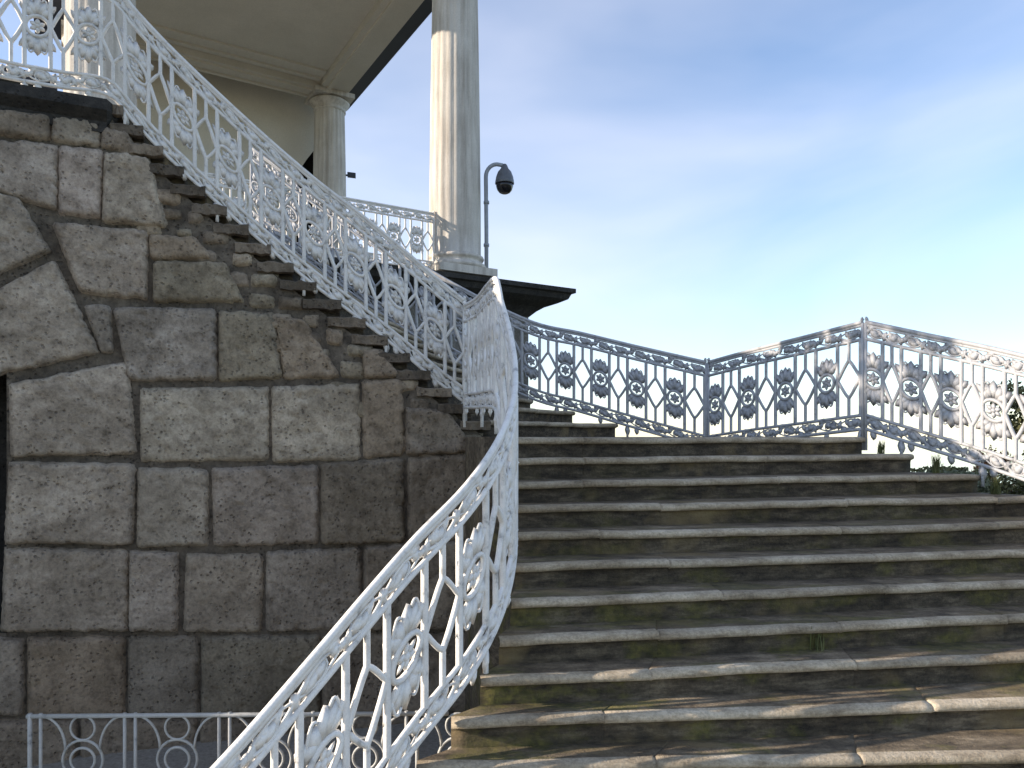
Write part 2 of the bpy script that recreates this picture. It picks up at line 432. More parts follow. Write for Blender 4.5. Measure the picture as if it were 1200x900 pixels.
# small packing stones directly under the step ends
g = random.Random(5)
x = 140.
while x < 575:
    wpx = g.uniform(20, 34); yt = HZ - (fz(x + wpx * .4) - .07) / fd(x) * F
    for row in range(3):
        hh = g.uniform(13, 21); off = g.uniform(-16, 0) - row * 9
        c = g.choice([DK, BR, GN, (.9, .86, .78, 1), (.5, .47, .43, 1), (.6, .56, .5, 1)])
        sk = g.uniform(-2, 3)
        block(sw, [(x + off, yt), (x + off + wpx - 2, yt + 2 + sk), (x + off + wpx - 2, yt + hh + sk), (x + off, yt + hh)], .05 + .012 * g.random() - .008 * row, int(x) + row * 300, c, 1.0, 1.5)
        yt += hh + 4
    x += wpx
shift(sw, wall).build('block_masonry', STONE, wall, attr=True)
for i, q in enumerate(arch_q):
    mm = MB(); v = [.86, .98, 1.05, 1.0, .98][i]
    block(mm, q, .085, 60 + i, (v, v * .99, v * .97, 1))
    shift(mm, wall).build('arch_stone', STONE, wall, attr=True)
# thick rough slab ends of the treads, standing proud of the wall
se = MB()
for j in range(0, NUP):
    z = PLAT * (j + 1) / NUP
    x1 = xfor(PLAT * (j + .2) / NUP - .05) ; x0 = xfor(min(2.7, PLAT * (j + 1.2) / NUP - .05))
    x0 -= 14
    d = fd(x1)
    pts = []
    gg = random.Random(j)
    c = gg.uniform(.25, .62); c = (c, c * .95, c * .88, 1)
    nn_ = 7
    def rim(zz, oo, sd): return [se.vert(wallxz(x0 + (x1 + 2 - x0) * i / nn_, zz + noise.noise((i * .7, j * 1.3, sd)) * .016, oo + noise.noise((i * .9, j * 2.1, sd + 3)) * .022), c) for i in range(nn_ + 1)]
    r0 = rim(z - .005, -.10, 1); r1 = rim(z - .003, .055, 1); r2 = rim(z - .012, .065, 1); r3 = rim(z - .088, .06, 3); r4 = rim(z - .094, .0, 3)
    for A, B in ((r0, r1), (r1, r2), (r2, r3), (r3, r4)):
        for i in range(nn_): se.face((A[i], B[i], B[i + 1], A[i + 1]), 0, False)
    se.face([r[-1] for r in (r0, r1, r2, r3, r4)], 0, False); se.face([r[0] for r in (r4, r3, r2, r1, r0)], 0, False)
shift(se, wall).build('slab_ends', STONE, wall, attr=True)

# upper platform slab (dark moulded edge) that tops the wall on the left
plat = MB()
edge = [(126, 0)] + [(x, 0) for x in (60, 0, -100, -250, -450, -700, -1000, -1400)]
tops = [wallxz(x, PLAT, .14) for x, _ in edge]; t2 = [wallxz(x, PLAT - .09, .14) for x, _ in edge]; t3 = [wallxz(x, PLAT - .16, .05) for x, _ in edge]; t4 = [wallxz(x, PLAT - .25, .05) for x, _ in edge]; t5 = [wallxz(x, PLAT - .25, -.1) for x, _ in edge]
for A, B in ((tops, t2), (t2, t3), (t3, t4), (t4, t5)):
    for i in range(len(edge) - 1): plat.poly([A[i], B[i], B[i + 1], A[i + 1]])
e = tops[-1]
fl_ = MB(); fl_.poly([(p.x, p.y, PLAT) for p in tops] + [(e.x - 1, 9.0, PLAT), (-6.0, 9.4, PLAT), (-3.45, 10.1, PLAT), (upin(NUP)[0], upin(NUP)[1], PLAT)])
a, b = tops[0], t5[0]
plat.poly([tops[0], (a.x, a.y + .6, PLAT), (a.x, a.y + .6, PLAT - .25), b, t4[0], t3[0], t2[0]])
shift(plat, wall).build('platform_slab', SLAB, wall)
shift(fl_, wall).build('platform_floor', FLOOR, wall)

# ------------------------------------------------------------------ ornate iron railing
class Rail:
    def __init__(s, pts, n=24):
        q = [cr(pts, (len(pts) - 1) * i / (n * (len(pts) - 1))) for i in range(n * (len(pts) - 1) + 1)]
        s.q = [Vector(p) for p in q]; s.a = [0.0]
        for A, B in zip(s.q, s.q[1:]): s.a.append(s.a[-1] + math.hypot(B.x - A.x, B.y - A.y))
        s.L = s.a[-1]
    def at(s, d):
        import bisect
        d = min(max(d, 0), s.L)
        i = min(max(bisect.bisect_right(s.a, d) - 1, 0), len(s.a) - 2)
        u = (d - s.a[i]) / max(1e-9, s.a[i + 1] - s.a[i])
        return s.q[i].lerp(s.q[i + 1], u), (s.q[i + 1] - s.q[i])
    def m(s, d, h, off=0.0):
        ex = 0.0
        p, t = s.at(d)
        t = Vector((t.x, t.y, 0))
        t = t.normalized() if t.length > 1e-9 else Vector((1, 0, 0))
        return Vector((p.x, p.y, p.z + h)) + Vector((t.y, -t.x, 0)) * off

def puff(mb, rl, outline, c, th, rot=0, org=(0, 0)):
    """leaf-like relief: outline in (s,h), raised in the middle on both faces"""
    co, si = math.cos(rot), math.sin(rot)
    T = lambda p: (org[0] + p[0] * co - p[1] * si, org[1] + p[0] * si + p[1] * co)
    o = [rl.m(*T(p)) for p in outline]; ci = T(c)
    v = [mb.vert(p) for p in o]; a = mb.vert(rl.m(ci[0], ci[1], th)); b = mb.vert(rl.m(ci[0], ci[1], -th))
    n = len(v)
    for i in range(n):
        mb.face((v[i], v[(i + 1) % n], a), 0, True); mb.face((v[(i + 1) % n], v[i], b), 0, True)
def leaf(l, w): return [(0, 0), (w * .75, l * .22), (w, l * .5), (w * .62, l * .8), (0, l), (-w * .62, l * .8), (-w, l * .5), (-w * .75, l * .22)]
def disc(r, n=10): return [(r * math.cos(i * 2 * math.pi / n), r * math.sin(i * 2 * math.pi / n)) for i in range(n)]

GROUP = 'ornate pale iron railings of the staircase'
def railing(name, pts, label, cat='railing', mat=IRON, P=.42, H=1.04, detail=True, phase=0.0, endposts=(True, True), feet=True):
    rl = Rail(pts); n = max(1, round(rl.L / P)); p = rl.L / n
    mid = rl.at(rl.L / 2)[0]
    root = empty(name, tuple(rl.at(0)[0]), label, cat, GROUP)
    par = lambda mb, nm, pa=root: shift(mb, root).build(nm, mat, pa)
    NS = max(8, int(rl.L / .06))
    run = lambda h, a=0.0, b=None, off=0.0, k=NS: [rl.m(a + ((rl.L if b is None else b) - a) * i / k, h, off) for i in range(k + 1)]
    hr = MB(); hr.tube(run(H - .014), .019, 8); hr.tube(run(H - .04), .011, 6)
    par(hr, 'handrail')
    hm = .875
    fr = MB(); fr.tube(run(hm), .016, 6); fr.tube(run(H - .045), .010, 5)
    bb = MB(); bb.tube(run(.07), .016, 6); bb.tube(run(.195), .015, 6)
    u = p / 2; mm = int(round(rl.L / u))
    for i in range(mm):
        s0 = i * u; sg = 1 if i % 2 else -1
        for mb, hc, hh in ((fr, (hm + H - .045) / 2, .046), (bb, .1325, .05)):
            mb.tube([rl.m(s0 + u * t / 8, hc + sg * hh * math.sin(math.pi * t / 8) * (.9 if t else .9)) for t in range(9)], .0085, 5, caps=False)
            mb.tube([rl.m(s0 + u * t / 8, hc - sg * hh * .8 * math.sin(math.pi * t / 8)) for t in range(9)], .007, 4, caps=False)
            puff(mb, rl, disc(.026, 8), (0, 0), .018, 0, (s0, hc))
            puff(mb, rl, leaf(.125, .034), (0, .06), .016, -math.pi / 2 + .45 * sg, (s0 + .02, hc - sg * .03))
            puff(mb, rl, leaf(.10, .032), (0, .05), .014, math.pi / 2 - .5 * sg, (s0 + u - .01, hc + sg * .025))
            puff(mb, rl, disc(.036, 9), (0, 0), .02, 0, (s0 + u * .5, hc + sg * hh * .15)); puff(mb, rl, leaf(.10, .026), (0, .05), .012, sg * .35, (s0 + u * .06, hc - .05)); puff(mb, rl, leaf(.085, .024), (0, .04), .012, -sg * .5 + math.pi, (s0 + u * .3, hc + .05)); puff(mb, rl, leaf(.085, .024), (0, .04), .012, sg * .5 + math.pi, (s0 + u * .74, hc + .05))
            mb.tube([rl.m(s0 + u * .5 + .036 * math.cos(a * math.pi / 5), hc + .04 * math.sin(a * math.pi / 5)) for a in range(10)], .006, 4, closed=True)
    par(fr, 'scroll_frieze'); par(bb, 'bottom_band')
    for i in range(n + 1):
        s0 = i * p
        if i == n: break
        a, b = s0 + .04 * p, s0 + .54 * p; c0 = (a + b) / 2; hw = (b - a) / 2
        lt = MB(); r = .016
        bar = lambda pts_, rr=r, k=6: lt.tube([rl.m(*q) for q in pts_], rr, k, caps=False)
        bar([(a, .19), (a, .5), (a, hm)], .0185); bar([(b, .19), (b, .5), (b, hm)], .0185)
        bar([(c0, hm), (c0, .70)]); bar([(c0, .19), (c0, .375)])
        for sg in (-1, 1):
            bar([(c0 + sg * hw * .96 * (1 - abs(t / 5 - 1)) ** .85, .71 - .345 * t / 10) for t in range(11)])
        puff(lt, rl, disc(.02, 8), (0, 0), .016, 0, (c0, .71)); puff(lt, rl, disc(.02, 8), (0, 0), .016, 0, (c0, .366))
        for xs in (a, b): puff(lt, rl, disc(.019, 8), (0, 0), .018, 0, (xs, .54))
        par(lt, 'lattice_bars')
        rs = MB(); cc = s0 + .79 * p; w = .21 * p
        ring = lambda rad, th, hc=.535, k=20, mb=rs: mb.tube([rl.m(cc + rad * math.cos(q * 2 * math.pi / k), hc + rad * math.sin(q * 2 * math.pi / k)) for q in range(k)], th, 5, closed=True)
        ring(.083, .0165)
        if detail:
            for sg in (-1, 1):
                for ang, ln in ((0, .165), (.42, .145), (-.42, .145), (.85, .115), (-.85, .115)):
                    puff(rs, rl, leaf(ln, .045), (0, ln * .5), .016, ang + (0 if sg > 0 else math.pi), (cc + math.sin(-ang) * .02 * sg, .535 + sg * .078))
                for q in (-1, 1):
                    rs.tube([rl.m(cc + q * (.03 + .052 * t / 6), .535 + sg * (.20 - .012 * t + .05 * math.sin(t / 6 * 3.1))) for t in range(7)], .008, 5)
                    rs.tube([rl.m(cc + q * .083, .535), rl.m(cc + q * (.25 * p - .004), .535)], .009, 5)
                    puff(rs, rl, leaf(.12, .032), (0, .055), .012, sg * q * -.75 + (0 if sg > 0 else math.pi), (cc + q * .05, .535 + sg * .1))
        ro = par(rs, 'rosette_panel')
        pt = MB()
        for q in range(6): puff(pt, rl, leaf(.064, .021), (0, .034), .014, q * math.pi / 3, (cc, .535))
        puff(pt, rl, disc(.022, 8), (0, 0), .026, 0, (cc, .535))
        pt.v = [tuple(Vector(v)) for v in pt.v]
        shift(pt, root).build('rosette', mat, ro)
        if feet and i % 2 == 0:
            ft = MB(); ft.tube([rl.m(a, .07), rl.m(a, -.10)], .014, 6)
            puff(ft, rl, leaf(.13, .034), (0, .07), .02, math.pi, (a, .075))
            par(ft, 'foot')
        dr = MB(); puff(dr, rl, leaf(.085, .03), (0, .04), .018, math.pi, (cc, .075)); puff(dr, rl, leaf(.06, .022), (0, .03), .015, math.pi - .8, (cc + .015, .07)); puff(dr, rl, leaf(.06, .022), (0, .03), .015, math.pi + .8, (cc - .015, .07))
        par(dr, 'drop_leaf')
    for flag, s_ in zip(endposts, (0.0, rl.L)):
        if flag:
            po = MB(); po.tube([rl.m(s_, -.12), rl.m(s_, H - .02)], .015, 8)
            puff(po, rl, disc(.026, 10), (0, 0), .026, 0, (s_, H + .012))
            par(po, 'post')
    return root

# 1) left side of the lower flight, bending round the landing
near = [(*inner(k), -RISE * k + .01) for k in (17, 15, 13, 11.5, 10, 8.5, 7, 5.5, 4, 2.8, 1.6, .6)]
near += [(-.115, 5.58, .12), (-.2, 6.1, .17), (-.31, 6.75, .19), (-.45, 7.24, .21)]
railing('iron_railing', near, 'white openwork iron railing in the foreground, curving up the left side of the lower steps', mat=IRON)
# 2) along the stone wall and on round the platform at the top left
fl = []
for x in (545, 510, 470, 420, 368, 310, 255, 200, 160, 128):
    p = wallxz(x, fz(x) + .07, .04); fl.append(tuple(p))
for x in (70, 0, -90, -220, -450): fl.append(tuple(wallxz(x, PLAT + .01, .02)))
railing('iron_railing', fl, 'pale iron railing climbing the top of the rough stone wall to the upper left', mat=IRON2, P=.37)
# 3) outer railing in three straight runs and a long upper run
S1 = [(4.62, 4.5, -1.12), (4.45, 5.12, -.82), (4.2, 5.6, -.56), (3.86, 6.08, -.34), (3.52, 6.48, -.17), (3.16, 6.86, .0)]
railing('iron_railing', S1, 'grey iron railing at the right edge, dropping from the tall peak beside the step ends', mat=IRON_SHADE, P=.31)
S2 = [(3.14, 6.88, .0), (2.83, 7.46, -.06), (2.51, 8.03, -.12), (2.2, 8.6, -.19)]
railing('iron_railing', S2, 'short level grey iron railing on the landing, between the low bend and the tall peak', mat=IRON_SHADE, P=.50)
railing('iron_railing', S3, 'grey iron railing rising left from the low bend, passing behind the foreground railing', mat=IRON_SHADE, P=.46)

# ------------------------------------------------------------------ low grille in the area below
gr = empty('iron_grille', (-3.4, 5.4, GZ), 'low weathered iron grille with double circles at the foot of the stone wall', 'grille')
gx0, gx1, gy, gt = -3.39, -.45, 5.4, -1.965
gb = GZ + .02
Pg = .66
def gm(x, z, off=0): return (x, gy + off + (x - gx0) * .02, z)
fb = MB()
for z, r in ((gt, .017), (gb + .05, .014)):
    fb.tube([gm(gx0 - .02, z), gm(gx1, z)], r, 6)
shift(fb, gr).build('rails', IRON_OLD, gr)
i = 0; x = gx0
while x < gx1 - .1:
    for dx in (0, .075):
        po = MB(); po.tube([gm(x + dx, gb - .1), gm(x + dx, gt + .02)], .017 if i == 0 and dx == 0 else .013, 6)
        shift(po, gr).build('post', IRON_OLD, gr)
    pm = MB(); cx = x + .075 + (Pg - .075) / 2; zc = (gt + gb + .05) / 2
    hw = (Pg - .075) / 2; hh = (gt - gb - .05) / 2
    cir = lambda zc_, r_, th: pm.tube([gm(cx + r_ * math.cos(a * math.pi / 12), zc_ + r_ * math.sin(a * math.pi / 12)) for a in range(24)], th, 5, closed=True)
    cir(zc, .14, .0105); cir(zc, .085, .0105)
    r2 = (hh - .14) / 2
    cir(zc + .14 + r2, r2, .009); cir(zc - .14 - r2, r2, .009)
    for sg in (-1, 1):
        for sx in (-1, 1):
            pm.tube([gm(cx + sx * (hw - (hw - .12) * math.sin(t * math.pi / 20)), zc + sg * (hh - (hh - .075) * (1 - math.cos(t * math.pi / 20)))) for t in range(11)][::1], .0095, 5)
    shift(pm, gr).build('circle_panel', IRON_OLD, gr)
    x += Pg; i += 1

# ------------------------------------------------------------------ portico
port = empty('gallery_portico', (-1.0, 13.5, PLAT), 'columned stone portico with pale beige ceiling above the staircase', 'portico')
C1 = Vector((-1.0, 13.5)); U = Vector((.84, .543)).normalized(); V = Vector((-.5, .866))
DU, DV = 5.51, 7.5
C0 = C1 - U * DU; C2 = C1 + V * DV; C3 = C0 + V * DV
TOPZ = 8.85
def q2(c, a, b): return c + U * a + V * b
def column(c, ionic=True):
    r0, r1 = .455, .385
    m = MB(); n = 40; zs = [PLAT + .36 + (TOPZ - .42 - PLAT - .36) * i / 14 for i in range(15)]
    prof = [(r0 + .035, zs[0] - .01)] + [(r0 + (r1 - r0) * (i / 14) ** 1.6, z) for i, z in enumerate(zs)]
    # shallow flutes
    rings = []
    NN = 96
    for r, z in prof:
        rings.append([m.vert((c.x + (r - .016 * max(0, math.cos(k * 2 * math.pi / NN * 20)) ** .6 if math.cos(k * 2 * math.pi / NN * 20) > 0 else c.x * 0 + r) * math.cos(k * 2 * math.pi / NN) if False else c.x + (r - .014 * max(0.0, math.cos(k * 2 * math.pi * 20 / NN))) * math.cos(k * 2 * math.pi / NN), c.y + (r - .014 * max(0.0, math.cos(k * 2 * math.pi * 20 / NN))) * math.sin(k * 2 * math.pi / NN), z)) for k in range(NN)])
    for A, B in zip(rings, rings[1:]):
        for k in range(NN): m.face((A[k], A[(k + 1) % NN], B[(k + 1) % NN], B[k]), 0, True)
    col = shift(m, port).build('column', COLUMN, port)
    b = MB()
    pl = .56
    b.prism([q2(c, -pl, -pl), q2(c, pl, -pl), q2(c, pl, pl), q2(c, -pl, pl)], PLAT - .02, PLAT + .11)
    b.lathe([(.50, PLAT + .112), (.545, PLAT + .14), (.55, PLAT + .17), (.53, PLAT + .205), (.48, PLAT + .22), (.462, PLAT + .25), (.47, PLAT + .275), (.50, PLAT + .29), (.51, PLAT + .315), (.495, PLAT + .345), (.455, PLAT + .358), (.40, PLAT + .362)], c, 40)
    shift(b, port).build('base', COLUMN, col)
    k_ = MB(); zc = TOPZ - .42
    k_.lathe([(r1 - .01, zc - .01), (r1 + .03, zc + .015), (r1 + .03, zc + .04), (r1 + .005, zc + .05), (r1 + .02, zc + .12), (r1 + .11, zc + .19), (r1 + .13, zc + .24), (r1 + .06, zc + .29)], c, 32)
    w = .52
    k_.prism([q2(c, -w, -w), q2(c, w, -w), q2(c, w, w), q2(c, -w, w)], zc + .30, TOPZ - .003)
    shift(k_, port).build('capital', COLUMN, col)
for c in (C0, C1, C2, C3): column(c)
# beams, ceiling, cornice
bm_ = MB()
def beam(a, b, w, z0, z1, mat=0, ext=0.0):
    d = (b - a).normalized(); nn = Vector((d.y, -d.x)) * w; a = a - d * ext; b = b + d * ext
    bm_.prism([a - nn, b - nn, b + nn, a + nn], z0, z1, mat)
hw = .36
beam(C1, C2, hw, TOPZ, TOPZ + .52, ext=hw); beam(C0, C3, hw, TOPZ, TOPZ + .52, ext=hw)
beam(q2(C1, -hw - .002, 0), q2(C0, hw + .002, 0), hw, TOPZ + .002, TOPZ + .522); beam(q2(C2, -hw - .002, 0), q2(C3, hw + .002, 0), hw, TOPZ + .002, TOPZ + .522)
# fillets that read as lines along the beams
for a, b in ((q2(C1, -.18, .4), q2(C2, -.18, -.4)), (q2(C2, -.4, -.2), q2(C3, .4, -.2)), (q2(C2, -.4, .2), q2(C3, .4, .2)), (q2(C1, -.4, .2), q2(C0, .4, .2))):
    beam(a, b, .045, TOPZ - .05, TOPZ + .01)
for off in (.55, 1.0):
    beam(q2(C2, -.4, -off), q2(C3, .4, -off), .07, TOPZ + .11, TOPZ + .165)
shift(bm_, port).build('architrave', CEIL, port)
ce = MB()
ce.prism([q2(C0, -.3, -.3), q2(C1, .3, -.3), q2(C2, .3, .3), q2(C3, -.3, .3)], TOPZ + .16, TOPZ + .62)
shift(ce, port).build('ceiling', CEIL, port)
co = MB(); ov = 1.06
co.prism([q2(C0, -ov, -ov), q2(C1, ov, -ov), q2(C2, ov, ov + .6), q2(C3, -ov, ov + .6)], TOPZ + .53, TOPZ + .85)
shift(co, port).build('cornice', DARKM, port)
rf = MB(); rf.hexa([(*q2(C0, -ov - .05, -ov - .05), TOPZ + .85), (*q2(C1, ov + .05, -ov - .05), TOPZ + .85), (*q2(C2, ov + .05, ov + .05), TOPZ + .85), (*q2(C3, -ov, ov), TOPZ + .85)],
                   [(*q2(C0, 1.8, 2), TOPZ + 2.0), (*q2(C1, -1.8, 2), TOPZ + 2.0), (*q2(C2, -1.8, -2), TOPZ + 2.0), (*q2(C3, 1.8, -2), TOPZ + 2.0)])
shift(rf, port).build('roof', DARKM, port)
# back wall with an arched opening just left of the rear column
bw = MB()
Wd = DU + .2; yb = .95
def wp(a, z, o=0): p = q2(C2, -a, yb + o); return (p.x, p.y, z)
arc = [(.0, 9.3), (.0, 7.95), (.34, 7.46), (.62, 7.0), (.62, PLAT)]
bw.poly([wp(*p) for p in arc] + [wp(Wd, PLAT), wp(Wd, 9.3)])
for a, b in zip(arc, arc[1:]): bw.poly([wp(*a), wp(*b), wp(b[0], b[1], .5), wp(a[0], a[1], .5)])
shift(bw, port).build('wall', WALLP, port)
dk = MB(); dk.poly([wp(-.1, PLAT, .9), wp(Wd, PLAT, .9), wp(Wd, 9.3, .9), wp(-.1, 9.3, .9)]); dk.poly([wp(-.1, PLAT, .02), wp(-.1, PLAT, .9), wp(-.1, 9.3, .9), wp(-.1, 9.3, .02)])  # black sheets behind the opening, interior shade put into their colour
shift(dk, port).build('passage_shade_sheet', BLACK, port)
# podium
po = MB()
fo = .55
def pd(a, b): return q2(C1, a, b)
x1 = 2.28; x0 = -DU - 3.2; b1 = DV + 2.5
ins = [pd(x0, -fo + .62), pd(x1 - .68, -fo + .62), pd(x1 - .68, b1), pd(x0, b1)]
po.prism(ins, GZ - .3, PLAT - .5)
shift(po, port).build('podium', PODIUM, port)
pc = MB()
prof = [(0, -.05), (0, -.13), (.06, -.15), (.10, -.24), (.24, -.31), (.42, -.38), (.52, -.45), (.62, -.55)]
loops = []
for off, dz in prof:
    loops.append([(*p, PLAT + dz) for p in (pd(x0, -fo + off), pd(x1 - off * 1.08, -fo + off), pd(x1 - off * 1.08, b1))])
for A, B in zip(loops, loops[1:]):
    for i in range(2): pc.poly([A[i], B[i], B[i + 1], A[i + 1]])
pf = MB(); pf.poly([(*pd(x0, -fo), PLAT - .05), (*pd(x1, -fo), PLAT - .05), (*pd(x1, b1), PLAT - .05), (*pd(x0, b1), PLAT - .05)])
shift(pf, port).build('floor', FLOOR, port)
shift(pc, port).build('podium_cornice', SLAB, port)
# ochre gallery building further left
gal = empty('gallery_building', (*q2(C3, -3, .5), GZ), 'ochre stucco gallery building glimpsed behind the railing at the top left corner', 'building')
gb_ = MB()
ga, gbp = q2(C3, -.6, .6), q2(C3, -16, .6); back2 = V * 6
gb_.prism([gbp, ga, ga + back2, gbp + back2], GZ, 7.6)
shift(gb_, gal).build('wall', YELLOW, gal)
for i in range(5):
    a = q2(C3, -1.7 - i * 2.6, .585); b = q2(C3, -2.9 - i * 2.6, .585)
    w_ = MB(); n_ = Vector((V.x, V.y)) * -.04
    w_.prism([b + n_, a + n_, a, b], 4.2, 6.9)
    f_ = shift(w_, gal).build('window', COLUMN, gal)
    g_ = MB(); a2 = a.lerp(b, .1) + n_ * 1.3; b2 = a.lerp(b, .9) + n_ * 1.3
    g_.poly([(b2.x, b2.y, 4.35), (a2.x, a2.y, 4.35), (a2.x, a2.y, 6.75), (b2.x, b2.y, 6.75)])
    shift(g_, gal).build('pane', GLASSM, f_)
gr2 = MB(); gr2.prism([gbp - V * .4, ga - V * .4, ga + back2, gbp + back2], 7.603, 7.9)
shift(gr2, gal).build('roof', DARKM, gal)

# level railing between the front columns of the portico
pa, pb = q2(C1, -.46, -.1), q2(C0, .46, -.1)
railing('iron_railing', [(pa.x, pa.y, PLAT), (*(pa.lerp(pb, .33)), PLAT), (*(pa.lerp(pb, .66)), PLAT), (pb.x, pb.y, PLAT)], 'level grey iron railing up on the portico, seen between the two front columns', mat=IRON2)

# ------------------------------------------------------------------ camera on a gooseneck pole, and a bracket on the rear column
cp = empty('surveillance_camera', (-.45, 13.52, PLAT - .05), 'grey dome surveillance camera on a gooseneck pole beside the front column', 'camera')
pm = MB()
zt = 4.58
pts = [(-.45, 13.52, PLAT - .05), (-.45, 13.52, 3.6), (-.46, 13.52, zt)]
cxx, rr = -.46 + .19, .19
pts += [(cxx - rr * math.cos(a * math.pi / 14), 13.52, zt + rr * 1.15 * math.sin(a * math.pi / 14)) for a in range(1, 9)] + [(-.16, 13.52, zt + .20)]
pm.tube(pts, .036, 10)
for z in (3.35, 4.1): pm.tube([(-.45, 13.52, z), (-.45, 13.52, z + .05)], .05, 10)
shift(pm, cp).build('pole', GREYM, cp)
hs = MB(); c = (-.13, 13.52)
hs.lathe([(.03, 4.80), (.05, 4.77), (.07, 4.72), (.12, 4.66), (.15, 4.58), (.165, 4.50), (.17, 4.46), (.165, 4.45)], c, 24)
shift(hs, cp).build('housing', DGREY, cp)
dm = MB(); dm.lathe([(.155, 4.455), (.15, 4.40), (.13, 4.34), (.09, 4.295), (.04, 4.275), (.001, 4.272)], c, 24)
shift(dm, cp).build('dome', SMOKE, cp)
bp = C2 + U * .36 - V * .1
bk = empty('wall_lamp', (bp.x, bp.y, 6.85), 'small dark lamp sticking out to the right of the rear column', 'lamp')
m = MB(); m.tube([(0, 0, 0), (.12, .06, .02)], .025, 6); shift(MB(), bk)
m.build('arm', DARKM, bk)
m = MB(); m.prism([(.10, -.06), (.30, .02), (.28, .14), (.08, .06)], -.04, .07); m.build('lamp_head', DARKM, bk)

# ------------------------------------------------------------------ ground, water, trees
def ground_z(x, y):
    if y < 10 or x < 2: f = 0
    r = math.hypot(max(0, x - 5), max(0, y - 12))
    t = min(1, max(0, (r - 2) / 35)); t = t * t * (3 - 2 * t)
    return GZ - 2.6 * t + .15 * t * noise.noise((x * .06, y * .06, 0))
axis = [-900, -400, -200, -120, -80, -60] + list(range(-48, 100, 4)) + [110, 130, 160, 200, 280, 420, 900, 2500]
gm_ = MB(); gi = [[gm_.vert((x, y, ground_z(x, y))) for x in axis] for y in axis]
for j in range(len(axis) - 1):
    for i in range(len(axis) - 1): gm_.face((gi[j][i], gi[j][i + 1], gi[j + 1][i + 1], gi[j + 1][i]), 0, True)
t = NT('park_lawn'); t.col(t.mix(.5, t.ramp(t.noise(.35, 8, .65), [(.35, (.07, .075, .03)), (.65, (.13, .12, .06))]), t.ramp(t.noise(9, 5), [(.3, (.06, .06, .03)), (.7, (.16, .15, .08))]))); t.rough(.95); t.bump(t.noise(20, 5), .6, .05)
tag(gm_.build('ground', t.mat), kind='structure')
t = NT('pond_water'); t.col((.10, .12, .14)); t.rough(.08); t.bump(t.noise(.8, 4, .6), .15, .03)
t.b.inputs['Specular IOR Level'].default_value = .6
w = MB(); w.poly([(-900, 70, GZ - 2.35), (2400, 70, GZ - 2.35), (2400, 2400, GZ - 2.35), (-900, 2400, GZ - 2.35)])
tag(w.build('pond_water', t.mat), kind='structure')
# paved forecourt under and round the stair
t = NT('gravel_paving'); t.col(t.ramp(t.noise(26, 6, .7), [(.3, (.22, .20, .17)), (.7, (.40, .37, .32))])); t.rough(.95); t.bump(t.noise(60, 4), .5, .02)
w = MB(); w.poly([(-10, -6, GZ + .004), (6.5, -6, GZ + .004), (6.5, 12, GZ + .004), (-10, 12, GZ + .004)])
tag(w.build('forecourt_paving', t.mat), kind='structure')

def plant(name, x, y, ztop, rad, leafm, label, cat, nleaf=2600, ls=.11, seed=1, trunk_h=None, squash=1.0):
    g = random.Random(seed); z0 = ground_z(x, y)
    root = empty(name, (x, y, z0), label, cat); H = ztop - z0
    tr = MB(); th = trunk_h or H * .45
    tr.tube([(0, 0, -.1), (.05, .02, th * .5), (.02, -.03, th), (.1, .05, H * .85)], [.05 * H * .55, .04 * H * .5, .03 * H * .5, .01], 8)
    tips = []
    for i in range(9):
        a = g.uniform(0, 6.28); zz = g.uniform(th * .6, H * .75)
        e = Vector((math.cos(a) * rad * g.uniform(.4, .8), math.sin(a) * rad * g.uniform(.4, .8), zz + g.uniform(.1, .25) * H)); e.z = min(e.z, H * .95)
        tr.tube([(0, 0, zz), (e.x * .5, e.y * .5, zz + (e.z - zz) * .6), tuple(e)], [.018 * H * .4, .012 * H * .4, .006], 5); tips.append(e)
    tr.build('trunk' if trunk_h else 'stem', BARK, root)
    cl = [(t_, g.uniform(.28, .5) * rad) for t_ in tips] + [(Vector((g.gauss(0, .4) * rad, g.gauss(0, .4) * rad, H * g.uniform(.35 if not trunk_h else .55, .93))), g.uniform(.25, .5) * rad) for _ in range(10)]
    lf = MB()
    for i in range(nleaf):
        c, r = g.choice(cl)
        d = Vector((g.gauss(0, 1), g.gauss(0, 1), g.gauss(0, 1))).normalized() * r * g.random() ** .4
        p = c + d
        if p.z > H: p.z = H - g.random() * .1
        if p.z < .05: p.z = .05 + g.random() * .2
        n = Vector((g.gauss(0, 1), g.gauss(0, 1), g.gauss(0, 1) + .6)).normalized(); a = n.orthogonal().normalized(); b = n.cross(a); s = ls * g.uniform(.6, 1.4)
        lf.poly([p - a * s, p - b * s * .5, p + a * s, p + b * s * .5])
    lf.build('crown' if trunk_h else 'foliage', leafm, root)
plant('shrub', 9.6, 17.5, -.8, 1.3, LEAF1, 'dark green shrub seen below the right railing, leftmost of the bushes', 'shrub', 6500, .06, 3)
plant('shrub', 12.3, 20.0, -.85, 1.7, LEAF2, 'olive green shrub behind the lower right railing', 'shrub', 8000, .065, 4)
plant('shrub', 13.9, 22.3, -.25, .75, LEAF3, 'orange brown autumn shrub behind the right end of the railing', 'shrub', 3500, .055, 5)
plant('broadleaf_tree', 15.6, 22.0, 1.9, 1.5, LEAF2, 'olive tree whose top shows over the railing at the right edge', 'tree', 9000, .075, 6, trunk_h=2.6)

